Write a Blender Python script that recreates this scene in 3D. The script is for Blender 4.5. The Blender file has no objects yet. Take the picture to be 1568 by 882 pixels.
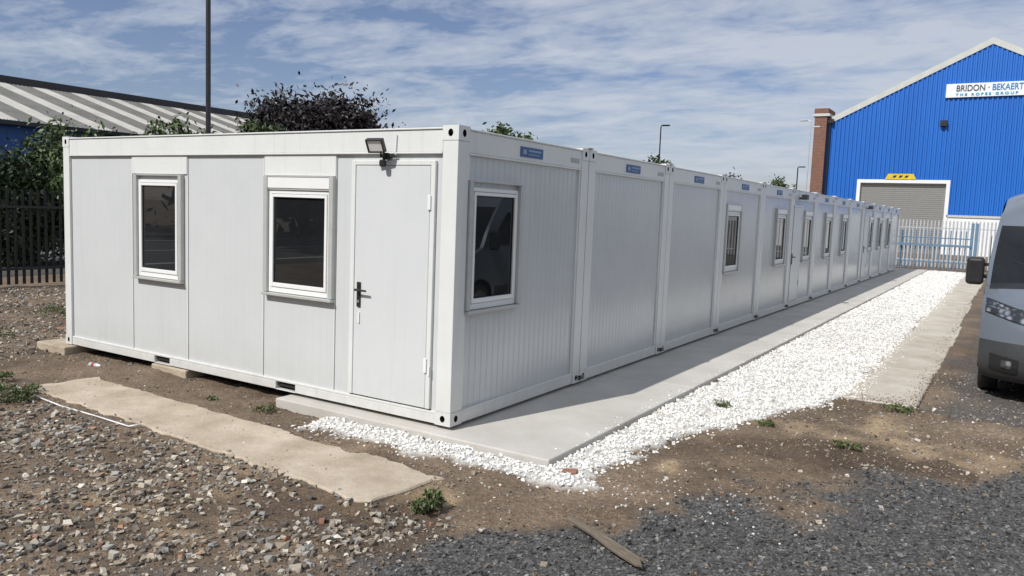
import bpy, math, random, bmesh
import numpy as np
from mathutils import Vector, Matrix
random.seed(4); rng=np.random.default_rng(7)
S=bpy.context.scene
COL=S.collection
S.view_settings.view_transform='Standard'
try: S.view_settings.look='None'
except Exception: pass
S.view_settings.exposure=0

# ------------------------------------------------------------ helpers
def link(o,parent=None):
    COL.objects.link(o)
    if parent is not None: o.parent=parent
    return o
def empty(name,loc=(0,0,0)):
    o=bpy.data.objects.new(name,None); o.location=loc; o.empty_display_size=.3
    COL.objects.link(o); return o
def nodes(m):
    m.use_nodes=True; nt=m.node_tree
    return nt,nt.nodes["Principled BSDF"]
def N(nt,t,**k):
    n=nt.nodes.new(t)
    for a,b in k.items(): setattr(n,a,b)
    return n
def c4(c): return (c[0],c[1],c[2],1)
def mat(name,c1,c2=None,scale=6,rough=.6,metal=0,bump=0,bscale=60,coat=0,ior=None,detail=5,dirt=0,stretch=None,bdist=.01):
    m=bpy.data.materials.new(name); nt,b=nodes(m)
    c2=c2 or tuple(x*.86 for x in c1)
    tc=N(nt,'ShaderNodeTexCoord'); src=tc.outputs['Object']
    if stretch:
        mp=N(nt,'ShaderNodeMapping'); mp.inputs['Scale'].default_value=stretch
        nt.links.new(src,mp.inputs[0]); src=mp.outputs[0]
    n=N(nt,'ShaderNodeTexNoise'); n.inputs['Scale'].default_value=scale; n.inputs['Detail'].default_value=detail; n.inputs['Roughness'].default_value=.65
    nt.links.new(src,n.inputs['Vector'])
    r=N(nt,'ShaderNodeValToRGB'); r.color_ramp.elements[0].position=.32; r.color_ramp.elements[1].position=.68
    r.color_ramp.elements[0].color=c4(c2); r.color_ramp.elements[1].color=c4(c1)
    nt.links.new(n.outputs['Fac'],r.inputs[0]); out=r.outputs[0]
    if dirt:
        # splash dirt towards the ground plus faint vertical run marks
        sp=N(nt,'ShaderNodeSeparateXYZ');nt.links.new(tc.outputs['Object'],sp.inputs[0])
        mr=N(nt,'ShaderNodeMapRange');mr.inputs[1].default_value=.0;mr.inputs[2].default_value=.45;mr.inputs[3].default_value=1;mr.inputs[4].default_value=0;nt.links.new(sp.outputs[2],mr.inputs[0])
        nn=N(nt,'ShaderNodeTexNoise');nn.inputs['Scale'].default_value=9;nn.inputs['Detail'].default_value=8;nt.links.new(tc.outputs['Object'],nn.inputs['Vector'])
        mm=N(nt,'ShaderNodeMapping');mm.inputs['Scale'].default_value=(14,14,.5);nt.links.new(tc.outputs['Object'],mm.inputs[0])
        ns=N(nt,'ShaderNodeTexNoise');ns.inputs['Scale'].default_value=1;ns.inputs['Detail'].default_value=4;nt.links.new(mm.outputs[0],ns.inputs['Vector'])
        a1=N(nt,'ShaderNodeMath',operation='MULTIPLY');nt.links.new(mr.outputs[0],a1.inputs[0]);nt.links.new(nn.outputs['Fac'],a1.inputs[1])
        a2=N(nt,'ShaderNodeMapRange');a2.inputs[1].default_value=.58;a2.inputs[2].default_value=.8;a2.inputs[3].default_value=0;a2.inputs[4].default_value=.35;nt.links.new(ns.outputs['Fac'],a2.inputs[0])
        a3=N(nt,'ShaderNodeMath',operation='ADD');nt.links.new(a1.outputs[0],a3.inputs[0]);nt.links.new(a2.outputs[0],a3.inputs[1])
        a4=N(nt,'ShaderNodeMath',operation='MULTIPLY');a4.use_clamp=True;a4.inputs[1].default_value=dirt;nt.links.new(a3.outputs[0],a4.inputs[0])
        mx=N(nt,'ShaderNodeMix',data_type='RGBA');nt.links.new(a4.outputs[0],mx.inputs[0]);nt.links.new(out,mx.inputs[6]);mx.inputs[7].default_value=(.30,.26,.21,1);out=mx.outputs[2]
    nt.links.new(out,b.inputs['Base Color'])
    b.inputs['Roughness'].default_value=rough; b.inputs['Metallic'].default_value=metal
    b.inputs['Coat Weight'].default_value=coat
    if ior: b.inputs['IOR'].default_value=ior
    if bump:
        n2=N(nt,'ShaderNodeTexNoise'); n2.inputs['Scale'].default_value=bscale; n2.inputs['Detail'].default_value=4
        nt.links.new(tc.outputs['Object'],n2.inputs['Vector'])
        bp=N(nt,'ShaderNodeBump'); bp.inputs['Strength'].default_value=bump; bp.inputs['Distance'].default_value=bdist
        nt.links.new(n2.outputs['Fac'],bp.inputs['Height']); nt.links.new(bp.outputs[0],b.inputs['Normal'])
    return m
def attrmat(name,rough=.85,bump=.3,bscale=80):
    m=bpy.data.materials.new(name); nt,b=nodes(m)
    a=N(nt,'ShaderNodeAttribute',attribute_name='Col')
    tc=N(nt,'ShaderNodeTexCoord'); n=N(nt,'ShaderNodeTexNoise'); n.inputs['Scale'].default_value=bscale; n.inputs['Detail'].default_value=3
    nt.links.new(tc.outputs['Object'],n.inputs['Vector'])
    mr=N(nt,'ShaderNodeMapRange'); mr.inputs[3].default_value=.7; mr.inputs[4].default_value=1.25
    nt.links.new(n.outputs['Fac'],mr.inputs[0])
    mx=N(nt,'ShaderNodeVectorMath',operation='SCALE'); nt.links.new(a.outputs['Color'],mx.inputs[0]); nt.links.new(mr.outputs[0],mx.inputs['Scale'])
    nt.links.new(mx.outputs[0],b.inputs['Base Color']); b.inputs['Roughness'].default_value=rough
    if bump:
        bp=N(nt,'ShaderNodeBump'); bp.inputs['Strength'].default_value=bump; bp.inputs['Distance'].default_value=.005
        nt.links.new(n.outputs['Fac'],bp.inputs['Height']); nt.links.new(bp.outputs[0],b.inputs['Normal'])
    return m
class MB:
    def __init__(s): s.v=[];s.f=[];s.m=[];s.mats=[]
    def mi(s,m):
        if m not in s.mats: s.mats.append(m)
        return s.mats.index(m)
    def box(s,x0,x1,y0,y1,z0,z1,m):
        x0,x1=sorted((x0,x1));y0,y1=sorted((y0,y1));z0,z1=sorted((z0,z1))
        b=len(s.v);i=s.mi(m)
        s.v+=[(x0,y0,z0),(x1,y0,z0),(x1,y1,z0),(x0,y1,z0),(x0,y0,z1),(x1,y0,z1),(x1,y1,z1),(x0,y1,z1)]
        for f in ((0,3,2,1),(4,5,6,7),(0,1,5,4),(1,2,6,5),(2,3,7,6),(3,0,4,7)):
            s.f.append(tuple(b+k for k in f)); s.m.append(i)
    def poly(s,pts,m):
        b=len(s.v); s.v+=[tuple(p) for p in pts]; s.f.append(tuple(range(b,b+len(pts)))); s.m.append(s.mi(m))
    def tube(s,p0,p1,r0,r1,m,n=10,caps=True):
        p0=Vector(p0);p1=Vector(p1);d=(p1-p0).normalized()
        a=d.orthogonal().normalized();c=d.cross(a);b=len(s.v);i=s.mi(m)
        for p,r in ((p0,r0),(p1,r1)):
            for k in range(n):
                t=2*math.pi*k/n; s.v.append(tuple(p+(a*math.cos(t)+c*math.sin(t))*r))
        for k in range(n):
            s.f.append((b+k,b+(k+1)%n,b+n+(k+1)%n,b+n+k)); s.m.append(i)
        if caps:
            s.f.append(tuple(b+k for k in range(n))[::-1]); s.m.append(i)
            s.f.append(tuple(b+n+k for k in range(n))); s.m.append(i)
    def lathe_x(s,cx,cy,cz,prof,m,n=28):
        b=len(s.v);i=s.mi(m)
        for (dx,r) in prof:
            for k in range(n):
                t=2*math.pi*k/n; s.v.append((cx+dx,cy+r*math.cos(t),cz+r*math.sin(t)))
        for j in range(len(prof)-1):
            for k in range(n):
                s.f.append((b+j*n+k,b+j*n+(k+1)%n,b+(j+1)*n+(k+1)%n,b+(j+1)*n+k)); s.m.append(i)
    def build(s,name,parent=None,bevel=0,smooth=False,seg=1):
        me=bpy.data.meshes.new(name); me.from_pydata(s.v,[],s.f)
        for m in s.mats: me.materials.append(m)
        me.polygons.foreach_set('material_index',s.m)
        if smooth: me.polygons.foreach_set('use_smooth',[True]*len(s.f))
        me.update()
        o=bpy.data.objects.new(name,me); link(o,parent)
        if bevel:
            md=o.modifiers.new('bevel','BEVEL'); md.width=bevel; md.segments=seg; md.limit_method='ANGLE'
        return o
def np_mesh(name,V,F,C=None,mats=(),parent=None,smooth=False):
    me=bpy.data.meshes.new(name); nv=len(V);nf=len(F);k=F.shape[1]
    me.vertices.add(nv); me.vertices.foreach_set('co',V.astype(np.float32).ravel())
    me.loops.add(nf*k); me.loops.foreach_set('vertex_index',F.astype(np.int32).ravel())
    me.polygons.add(nf); me.polygons.foreach_set('loop_start',np.arange(0,nf*k,k,dtype=np.int32))
    try: me.polygons.foreach_set('loop_total',np.full(nf,k,dtype=np.int32))
    except Exception: pass
    me.polygons.foreach_set('use_smooth',np.full(nf,smooth))
    me.update(calc_edges=True)
    if C is not None:
        if C.shape[1]==3: C=np.hstack([C,np.ones((nv,1))])
        a=me.color_attributes.new('Col','FLOAT_COLOR','POINT')
        a.data.foreach_set('color',C.astype(np.float32).ravel())
    for m in mats: me.materials.append(m)
    o=bpy.data.objects.new(name,me); link(o,parent); return o
def hsh(ix,iy,seed):
    h=np.sin(ix*127.1+iy*311.7+seed*74.7)*43758.5453
    return h-np.floor(h)
def vn(x,y,f,seed=0):
    x=x*f;y=y*f;ix=np.floor(x);iy=np.floor(y);fx=x-ix;fy=y-iy
    fx=fx*fx*(3-2*fx);fy=fy*fy*(3-2*fy)
    return (hsh(ix,iy,seed)*(1-fx)+hsh(ix+1,iy,seed)*fx)*(1-fy)+(hsh(ix,iy+1,seed)*(1-fx)+hsh(ix+1,iy+1,seed)*fx)*fy

# ------------------------------------------------------------ materials
M={}
M['frame']=mat('cabin_frame_paint',(.71,.725,.715),(.66,.675,.67),2.2,.36,bump=.05,bscale=30,dirt=.5)
def panelmat(name,axis,c1,c2,rough,bs):
    m=mat(name,c1,c2,1.6,rough,bump=0,dirt=.35); nt=m.node_tree;b=nt.nodes["Principled BSDF"]
    tc=N(nt,'ShaderNodeTexCoord');sp=N(nt,'ShaderNodeSeparateXYZ');nt.links.new(tc.outputs['Object'],sp.inputs[0])
    a=N(nt,'ShaderNodeMath',operation='MULTIPLY');a.inputs[1].default_value=1/.095;nt.links.new(sp.outputs[axis],a.inputs[0])
    f=N(nt,'ShaderNodeMath',operation='FRACT');nt.links.new(a.outputs[0],f.inputs[0])
    r=N(nt,'ShaderNodeValToRGB');e=r.color_ramp.elements
    e[0].position=0;e[0].color=(1,1,1,1);e[1].position=1;e[1].color=(1,1,1,1)
    for p,v in((.10,1),(.17,.0),(.23,.0),(.30,1)):
        q=e.new(p);q.color=(v,v,v,1)
    nt.links.new(f.outputs[0],r.inputs[0])
    nw=N(nt,'ShaderNodeTexNoise');nw.inputs['Scale'].default_value=2.2;nw.inputs['Detail'].default_value=2;nt.links.new(tc.outputs['Object'],nw.inputs['Vector'])
    b0=N(nt,'ShaderNodeBump');b0.inputs['Strength'].default_value=.25;b0.inputs['Distance'].default_value=.012
    nt.links.new(nw.outputs['Fac'],b0.inputs['Height'])
    bp=N(nt,'ShaderNodeBump');bp.inputs['Strength'].default_value=bs;bp.inputs['Distance'].default_value=.004
    nt.links.new(r.outputs[0],bp.inputs['Height']);nt.links.new(b0.outputs[0],bp.inputs['Normal']);nt.links.new(bp.outputs[0],b.inputs['Normal'])
    return m
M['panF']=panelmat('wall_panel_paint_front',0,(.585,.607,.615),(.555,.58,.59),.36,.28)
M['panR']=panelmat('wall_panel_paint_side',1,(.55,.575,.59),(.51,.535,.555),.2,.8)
M['door']=mat('door_paint',(.62,.64,.65),(.59,.615,.63),2,.33,dirt=.3)
M['pvc']=mat('white_pvc',(.80,.81,.81),(.76,.77,.77),3,.3)
M['guide']=mat('shutter_guide_alu',(.52,.53,.52),(.46,.47,.46),5,.4,metal=.2)
M['dark']=mat('dark_gap',(.012,.012,.013),None,5,.8)
M['rubber']=mat('black_rubber',(.02,.02,.021),None,5,.6)
M['black']=mat('black_plastic',(.016,.016,.018),(.026,.026,.028),8,.4)
M['steel']=mat('galvanised_steel',(.42,.43,.44),(.33,.34,.35),12,.45,metal=.6)
def glassmat(name,ior):
    g=bpy.data.materials.new(name);nt,b=nodes(g)
    n=N(nt,'ShaderNodeTexNoise');n.inputs['Scale'].default_value=1.3
    tcg=N(nt,'ShaderNodeTexCoord');nt.links.new(tcg.outputs['Object'],n.inputs['Vector'])
    rg=N(nt,'ShaderNodeValToRGB');rg.color_ramp.elements[0].color=(.005,.006,.007,1);rg.color_ramp.elements[1].color=(.020,.022,.024,1)
    nt.links.new(n.outputs['Fac'],rg.inputs[0]);nt.links.new(rg.outputs[0],b.inputs['Base Color'])
    bpg=N(nt,'ShaderNodeBump');bpg.inputs['Strength'].default_value=.03;bpg.inputs['Distance'].default_value=.01;nt.links.new(n.outputs['Fac'],bpg.inputs['Height']);nt.links.new(bpg.outputs[0],b.inputs['Normal'])
    b.inputs['Roughness'].default_value=.01;b.inputs['IOR'].default_value=ior
    return g
M['glass']=glassmat('window_glass',1.75)
M['vglass']=glassmat('vehicle_glass',1.5)
M['conc']=mat('concrete',(.54,.52,.485),(.42,.40,.365),1.1,.85,bump=.35,bscale=90,detail=12)
M['concold']=mat('weathered_concrete',(.50,.43,.34),(.31,.25,.18),2.6,.9,bump=.8,bscale=34,detail=12)
M['concrt']=mat('path_concrete',(.55,.51,.44),(.39,.34,.28),1.7,.9,bump=.6,bscale=38,detail=12)
M['badge']=mat('badge_blue',(.03,.10,.28),None,8,.4)
M['badge2']=mat('badge_print',(.25,.36,.50),None,8,.4)

# ------------------------------------------------------------ cabins
LEN=6.058;PT=2.45;WD=2.438;HT=2.578
def casting(b,x0,x1,y0,y1,z0,z1,front,right,m):
    dk=M['dark']
    b.poly([(x0,y0,z1),(x1,y0,z1),(x1,y1,z1),(x0,y1,z1)],m)
    b.poly([(x0,y0,z0),(x0,y1,z0),(x1,y1,z0),(x1,y0,z0)],m)
    b.poly([(x0,y0,z0),(x0,y0,z1),(x0,y1,z1),(x0,y1,z0)],m)
    b.poly([(x1,y1,z0),(x0,y1,z0),(x0,y1,z1),(x1,y1,z1)],m)
    def face(fn,u0,u1,hole):
        if not hole:
            b.poly([fn(u0,0,z0),fn(u1,0,z0),fn(u1,0,z1),fn(u0,0,z1)],m);return
        uc=(u0+u1)/2;zc=(z0+z1)/2;hw=(u1-u0)/2;hh=(z1-z0)/2;n=16
        O=[];I=[];J=[]
        for k in range(n):
            t=2*math.pi*k/n+math.pi/4;c=math.cos(t);s=math.sin(t);q=max(abs(c),abs(s))
            O.append(fn(uc+hw*c/q,0,zc+hh*s/q))
            I.append(fn(uc+hw*.32*c,0,zc+hh*.52*s));J.append(fn(uc+hw*.32*c,.05,zc+hh*.52*s))
        for k in range(n):
            l=(k+1)%n
            b.poly([O[k],O[l],I[l],I[k]],m); b.poly([I[k],I[l],J[l],J[k]],dk)
        b.poly(J,dk)
    face(lambda u,d,z:(u,y0+d,z),x0,x1,front)
    face(lambda u,d,z:(x1-d,u,z),y0,y1,right)
def Fb(b,side,u0,u1,v0,v1,z0,z1,m):
    if side=='F': b.box(u0,u1,-v0,-v1,z0,z1,m)
    else: b.box(v0,v1,u0,u1,z0,z1,m)
def window(side,u0,u1,z0,z1,parent,name='window',box=.10):
    b=MB();G=M['guide'];W=M['pvc'];g=.055
    Fb(b,side,u0,u0+g,-.035,.020,z0+.03,z1,G)
    Fb(b,side,u1-g,u1,-.035,.020,z0+.03,z1,G)
    Fb(b,side,u0+g,u1-g,-.035,.017,z1-.012,z1,G)
    if box>.06:
        Fb(b,side,u0+g+.001,u1-g-.001,-.035,.013,z1-box,z1-.013,W)
        Fb(b,side,u0+g+.004,u1-g-.004,-.035,.006,z1-box-.018,z1-box-.001,G)
    Fb(b,side,u0-.003,u1+.003,-.035,.038,z0,z0+.026,G)
    a0=u0+g+.002;a1=u1-g-.002;c0=z0+.032;c1=z1-box-.02
    w=.034
    for q in ((a0,a0+w,c0,c1),(a1-w,a1,c0,c1),(a0+w,a1-w,c0,c0+w*1.5),(a0+w,a1-w,c1-w,c1)):
        Fb(b,side,q[0],q[1],-.035,-.008,q[2],q[3],W)
    e=.004;a0+=w+e;a1-=w+e;c0+=w*1.5+e;c1-=w+e;w=.030
    for q in ((a0,a0+w,c0,c1),(a1-w,a1,c0,c1),(a0+w,a1-w,c0,c0+w*1.4),(a0+w,a1-w,c1-w,c1)):
        Fb(b,side,q[0],q[1],-.034,.002,q[2],q[3],W)
    r=.006;a0+=w;a1-=w;c0+=w*1.4;c1-=w
    for q in ((a0,a0+r,c0,c1),(a1-r,a1,c0,c1),(a0+r,a1-r,c0,c0+r),(a0+r,a1-r,c1-r,c1)):
        Fb(b,side,q[0],q[1],-.034,-.012,q[2],q[3],M['rubber'])
    Fb(b,side,a0+r,a1-r,-.034,-.021,c0+r,c1-r,M['glass'])
    b.build(name,parent,bevel=.003)
def door(side,u0,u1,z0,z1,parent):
    b=MB();D=M['door'];fr=M['frame']
    Fb(b,side,u0-.05,u1+.05,-.034,-.022,z0-.01,z1+.04,M['dark'])
    Fb(b,side,u0-.055,u0-.004,-.036,.000,z0,z1+.045,fr); Fb(b,side,u1+.006,u1+.055,-.036,.000,z0,z1+.045,fr)
    Fb(b,side,u0-.004,u1+.006,-.036,.000,z1+.004,z1+.045,fr)
    Fb(b,side,u0,u1,-.034,-.005,z0,z1,D)
    for z in (z0+.32,z0+1.75): Fb(b,side,u1-.012,u1+.02,.0,.014,z,z+.13,M['pvc'])
    b.build('door',parent,bevel=.003)
    b=MB();k=M['black'];u=u0+.065;z=1.08
    Fb(b,side,u-.02,u+.02,-.004,.008,z-.13,z+.10,k)
    f=(lambda u,v,z:(u,-v,z)) if side=='F' else (lambda u,v,z:(v,u,z))
    b.tube(f(u,.0,z+.03),f(u,.05,z+.03),.011,.011,k)
    b.tube(f(u-.01,.05,z+.03),f(u+.13,.05,z+.028),.011,.009,k)
    b.tube(f(u,.0,z-.08),f(u,.012,z-.08),.014,.014,M['steel'])
    b.build('door_handle',parent)

feat={0:[('w',.17)],3:[('w',.18)],4:[('w',1.09)],5:[('d',.16),('w',1.2)],6:[('w',1.22)],7:[('w',1.15)],9:[('d',.45),('w',1.35)],10:[('w',1.2)],11:[('w',1.2)]}
for k in range(13):
    y0=k*PT;y1=y0+WD;E=empty('portable_cabin')
    b=MB();f=M['frame']
    cs=.165;zt=HT+.012
    for (ya,yb,fr) in ((y0,y0+cs,k==0),(y1-cs,y1,False)):
        casting(b,-cs,.004,ya-(.004 if fr else 0),yb,-.002,.115,fr,True,f)
        casting(b,-cs,.004,ya-(.004 if fr else 0),yb,zt-.125,zt,fr,True,f)
        b.box(-cs+.004,0,ya,yb,.1155,zt-.1255,f)
        casting(b,-LEN-.004,-LEN+cs-.03,ya-(.004 if fr else 0),yb,-.002,.115,fr,False,f)
        casting(b,-LEN-.004,-LEN+cs-.03,ya-(.004 if fr else 0),yb,zt-.125,zt,fr,False,f)
        b.box(-LEN,-LEN+cs-.034,ya,yb,.1155,zt-.1255,f)
    a=y0+cs;c=y1-cs
    b.box(-.12,-.003,a,c,0,.10,f); b.box(-.10,.004,a,c,.100,.118,f)
    b.box(-.12,-.004,a,c,2.37,HT-.02,f); b.box(-.12,.008,a,c,HT-.0195,HT-.004,f); b.box(-.1,.004,a,c,2.352,2.369,f)
    b.box(-LEN+.003,-LEN+.12,a,c,0,.11,f); b.box(-LEN+.003,-LEN+.12,a,c,2.37,HT-.004,f)
    if k==0:
        xa=-LEN+cs-.03;xb=-cs
        xs=[xa,-4.22,-3.94,-2.2,-1.92,xb]
        for i in (0,2,4): b.box(xs[i],xs[i+1],y0+.003,y0+.1,0,.082,f)
        b.box(xa,xb,y0+.003,y0+.1,.0825,.105,f)
        for i in (1,3):
            b.box(xs[i],xs[i+1],y0+.07,y0+.095,.0065,.08,M['dark']); b.box(xs[i],xs[i+1],y0+.004,y0+.1,-.004,.006,f)
        b.box(xa,xb,y0+.004,y0+.12,2.37,HT-.02,f); b.box(xa,xb,y0-.008,y0+.12,HT-.0195,HT-.004,f)
        b.box(xa,xb,y0-.005,y0+.1,2.352,2.369,f)
    b.box(-LEN+.1,-.09,y0+.03,y1-.03,HT-.05,HT-.012,M['steel'])
    b.box(-LEN+.1,-.09,y0+.03,y1-.03,.03,.06,M['dark'])
    b.build('frame',E,bevel=.005,seg=2)
    b=MB()
    if k==0:
        segs=[-LEN+.135,-4.65,-3.63,-2.41,-1.41,-.17]
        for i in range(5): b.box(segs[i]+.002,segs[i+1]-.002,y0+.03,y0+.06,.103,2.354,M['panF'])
        b.box(-LEN+.14,-.17,y0+.04,y0+.07,.1,2.36,M['rubber'])
        for x in segs[1:-1]: b.box(x-.016,x-.004,y0+.023,y0+.034,.104,2.352,f)
        for (xa,xb) in ((-4.64,-3.64),(-2.40,-1.42)): b.box(xa,xb,y0+.014,y0+.031,2.15,2.351,f)
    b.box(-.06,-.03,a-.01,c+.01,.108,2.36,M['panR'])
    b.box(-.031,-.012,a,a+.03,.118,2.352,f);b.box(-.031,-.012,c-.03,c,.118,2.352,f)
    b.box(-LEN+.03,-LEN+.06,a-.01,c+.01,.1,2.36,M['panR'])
    if k==12: b.box(-LEN+.13,-.165,y1-.06,y1-.03,.1,2.37,M['panF'])
    b.build('wall_panels',E,bevel=.0015)
    for t,o_ in feat.get(k,[]):
        if t=='w': window('R',y0+o_,y0+o_+.89,.97,2.14,E,box=.04 if k==0 else .11)
        else: door('R',y0+o_,y0+o_+.84,.125,2.2,E)
    b=MB()
    b.box(-.004,.004,y0+1.0,y0+1.42,2.405,2.50,M['badge'])
    b.box(.004,.006,y0+1.14,y0+1.38,2.46,2.478,M['badge2']);b.box(.004,.006,y0+1.14,y0+1.34,2.43,2.438,M['badge2'])
    b.box(.004,.006,y0+1.04,y0+1.10,2.43,2.475,M['badge2'])
    for i in range(8): b.box(-.004,.001,y0+2.02+i*.026,y0+2.035+i*.026,2.42,2.47,M['guide'])
    b.build('name_badge',E)
    b=MB()
    if k<12:
        b.box(-.5,-.006,y1+.001,y0+PT-.001,.12,HT-.1,M['rubber'])
        b.box(-.12,.02,y1-.05,y1+.062,HT+.014,HT+.03,M['steel'])
        b.box(-LEN+.1,-.125,y1-.06,y1+.07,HT-.012,HT+.02,f)
        b.box(.006,.04,y1-.045,y1-.02,.03,.075,M['black']);b.box(.006,.045,y1+.03,y1+.055,.028,.07,M['steel'])
        b.tube((.02,y1-.05,.05),(.02,y1+.06,.05),.008,.008,M['steel'])
    else: b.box(-.1,-.01,y1-.1,y1-.05,HT+.02,HT+.03,f)
    b.build('joint_fittings',E,bevel=.002)
    if k==0:
        window('F',-4.57,-3.70,.95,2.14,E,box=.035); window('F',-2.38,-1.42,.955,2.145,E,box=.12)
        door('F',-1.153,-.29,.118,2.25,E)
        b=MB();kk=M['black'];X,Z=-.78,2.36
        b.box(X-.03,X+.03,-.03,.001,Z-.06,Z+.0,kk)
        b.box(X-.012,X+.012,-.085,-.03,Z-.045,Z-.02,kk)
        b.tube((X,-.08,Z-.03),(X,-.10,Z+.05),.009,.009,kk,8)
        b.build('floodlight_bracket',E,bevel=.002)
        b=MB(); b.box(-.085,.085,-.012,.022,-.062,.062,kk)
        for i in range(6): b.box(-.075+i*.027,-.066+i*.027,.023,.036,-.05,.05,kk)
        for q in ((-.085,.085,.050,.062),(-.085,.085,-.062,-.050),(-.085,-.073,-.050,.050),(.073,.085,-.050,.050)): b.box(q[0],q[1],-.024,-.0125,q[2],q[3],kk)
        b.box(-.072,.072,-.016,-.0125,-.049,.049,M['pvc'])
        o=b.build('floodlight_head',E,bevel=.003); o.location=(X-.02,-.13,Z+.055); o.rotation_euler=(math.radians(28),0,math.radians(8))
        b=MB(); b.box(X-.028,X+.028,-.085,-.03,Z-.125,Z-.062,kk); b.build('floodlight_sensor',E,bevel=.012)
        b=MB(); b.tube((X+.02,-.006,Z-.05),(X+.10,-.006,Z-.02),.005,.005,kk,6);b.tube((X+.10,-.006,Z-.02),(X+.11,-.006,Z+.16),.005,.005,M['pvc'],6);b.build('floodlight_cable',E)
        b=MB();b.box(-1.09,-1.075,-.008,.004,.80,.90,M['pvc']);b.box(-.25,-.235,-.012,-.001,.42,.5,M['pvc']);b.build('tag',E)
    if k in (5,9):
        b=MB();yy=y0+.55
        b.box(0,.12,yy-.02,yy+.02,2.38,2.42,M['black']);b.box(.06,.18,yy-.10,yy+.10,2.37,2.48,M['black'])
        b.build('floodlight',E,bevel=.005)

# ------------------------------------------------------------ ground
slabs=[(-2.02,1.08,-.16,34.2),(2.57,3.3,4.1,34.2)]
ZS=-.078;ZR=-.068
strip=[(-4.37,-1.30),(-4.27,-.64),(.592,-.88),(.50,-1.56)]
def in_strip(x,y,m=0):
    t=(x+4.3)/4.85; lo=-1.30-.25*t; hi=-.66-.23*t
    return (x>-4.35-m)&(x<.56+m)&(y>lo-m)&(y<hi+m)
def whitemask(x,y):
    w=(vn(x,y,3.1,3)-.5)*.22+(vn(x,y,9,5)-.5)*.1
    st=(x+w>1.03)&(x+w<2.58)&(y+w*1.5>(-.5+(x-1.0)*3.0*np.where(x>1.3,1,0.15)))&(y<34.5)
    fr=(x>-1.25)&(x<1.4)&(y+w*.8>-.50)&(y<0)
    st2=(x+w>1.0)&(x+w*2<1.5)&(y+w>-.45)&(y<1.2)
    return st|fr|st2
def greydist(x,y):
    return .844*(x-2.15)-.536*(y+.55)+(vn(x,y,1.3,8)-.5)*.9+(vn(x,y,5,9)-.5)*.35
def height(x,y):
    near=((np.abs(x)<14)&(y>-8)&(y<40)).astype(float)
    h=-.10+near*((vn(x,y,.7,1)-.5)*.05+(vn(x,y,3.3,2)-.5)*.036+(vn(x,y,11,3)-.5)*.018+(vn(x,y,23,4)-.5)*.009)
    h=np.where(whitemask(x,y),-.085+(vn(x,y,6,4)-.5)*.02,h)
    for s in slabs: h=np.where((x>s[0])&(x<s[1])&(y>s[2])&(y<s[3]),-.16,h)
    rs=(x>2.3)&(x<3.6)&(y>3.9)&(y<34)&~((x>2.57)&(x<3.3)&(y>4.1))
    h=np.where(rs,np.clip(h,-.088,-.074),h)
    h=np.where(in_strip(x,y,-.03),-.15,np.where(in_strip(x,y,.14),np.clip(h,-.098,-.084),h))
    h=np.where((x>-LEN)&(x<-.05)&(y>.3)&(y<32),-.13,h)
    return h
def surfz(x,y):
    h=height(x,y)
    h=np.where(in_strip(x,y,-.0),ZS-.002,h)
    h=np.where((x>2.57)&(x<3.3)&(y>4.1),ZR-.002,h)
    h=np.where((x>slabs[0][0])&(x<1.08)&(y>-.16),-.037,h)
    return h
def grad(lo,hi,step,far,g=1.18):
    a=list(np.arange(lo,hi+1e-6,step)); s=step;x=hi
    while x<far[1]: s*=g;x+=s;a.append(x)
    s=step;x=lo;pre=[]
    while x>far[0]: s*=g;x-=s;pre.append(x)
    return np.array(pre[::-1]+a)
xs=grad(-6.5,5.5,.04,(-900,900));ys=grad(-4,7,.04,(-300,1500),1.1)
XX,YY=np.meshgrid(xs,ys);ZZ=height(XX,YY);nx=len(xs);ny=len(ys)
V=np.stack([XX.ravel(),YY.ravel(),ZZ.ravel()],1)
i=np.arange(nx-1);j=np.arange(ny-1);I,J=np.meshgrid(i,j);a=(J*nx+I).ravel()
F=np.stack([a,a+1,a+1+nx,a+nx],1)
x=V[:,0];y=V[:,1]
wm=whitemask(x,y).astype(float)
gm=np.clip(greydist(x,y)*4+.5,0,1)*(y<5)*(x<14)
gm=np.maximum(gm,np.clip((x-3.4)*3+(vn(x,y,1.5,6)-.5)*2,0,1)*(y>4)*.8)
straw=np.clip((vn(x,y,1.6,11)+vn(x,y,5,12)*.5-.85)*4,0,1)*np.clip(1-np.abs(greydist(x,y)+.9)*.9,0,1)
rr=np.sqrt(((x-3.05)/1.1)**2+((y-1.75)/.55)**2)+(vn(x,y,3,60)-.5)*.7+(vn(x,y,9,61)-.5)*.3
damp=np.clip((1.05-rr)*3,0,1)*(1-gm)*.9
rr=np.sqrt(((x-.9)/1.5)**2+((y+1.95)/.45)**2)+(vn(x,y,3,62)-.5)*.8
damp=np.maximum(damp,np.clip((1.0-rr)*2,0,1)*.7)
damp=np.maximum(damp,np.clip((vn(x,y,1.4,66)*.6+vn(x,y,4,67)*.4-.56)*5,0,1)*.55*(y<3))
C=np.stack([wm,gm*(1-wm),straw*(1-wm)*(1-damp),1-damp*(1-wm)],1)
gmat=bpy.data.materials.new('ground_soil');nt,b=nodes(gmat)
at=N(nt,'ShaderNodeAttribute',attribute_name='Col');sp=N(nt,'ShaderNodeSeparateColor');nt.links.new(at.outputs['Color'],sp.inputs[0])
tc=N(nt,'ShaderNodeTexCoord')
def noise(sc,det=6,r=.6):
    n=N(nt,'ShaderNodeTexNoise');n.inputs['Scale'].default_value=sc;n.inputs['Detail'].default_value=det;n.inputs['Roughness'].default_value=r
    nt.links.new(tc.outputs['Object'],n.inputs['Vector']);return n
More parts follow.
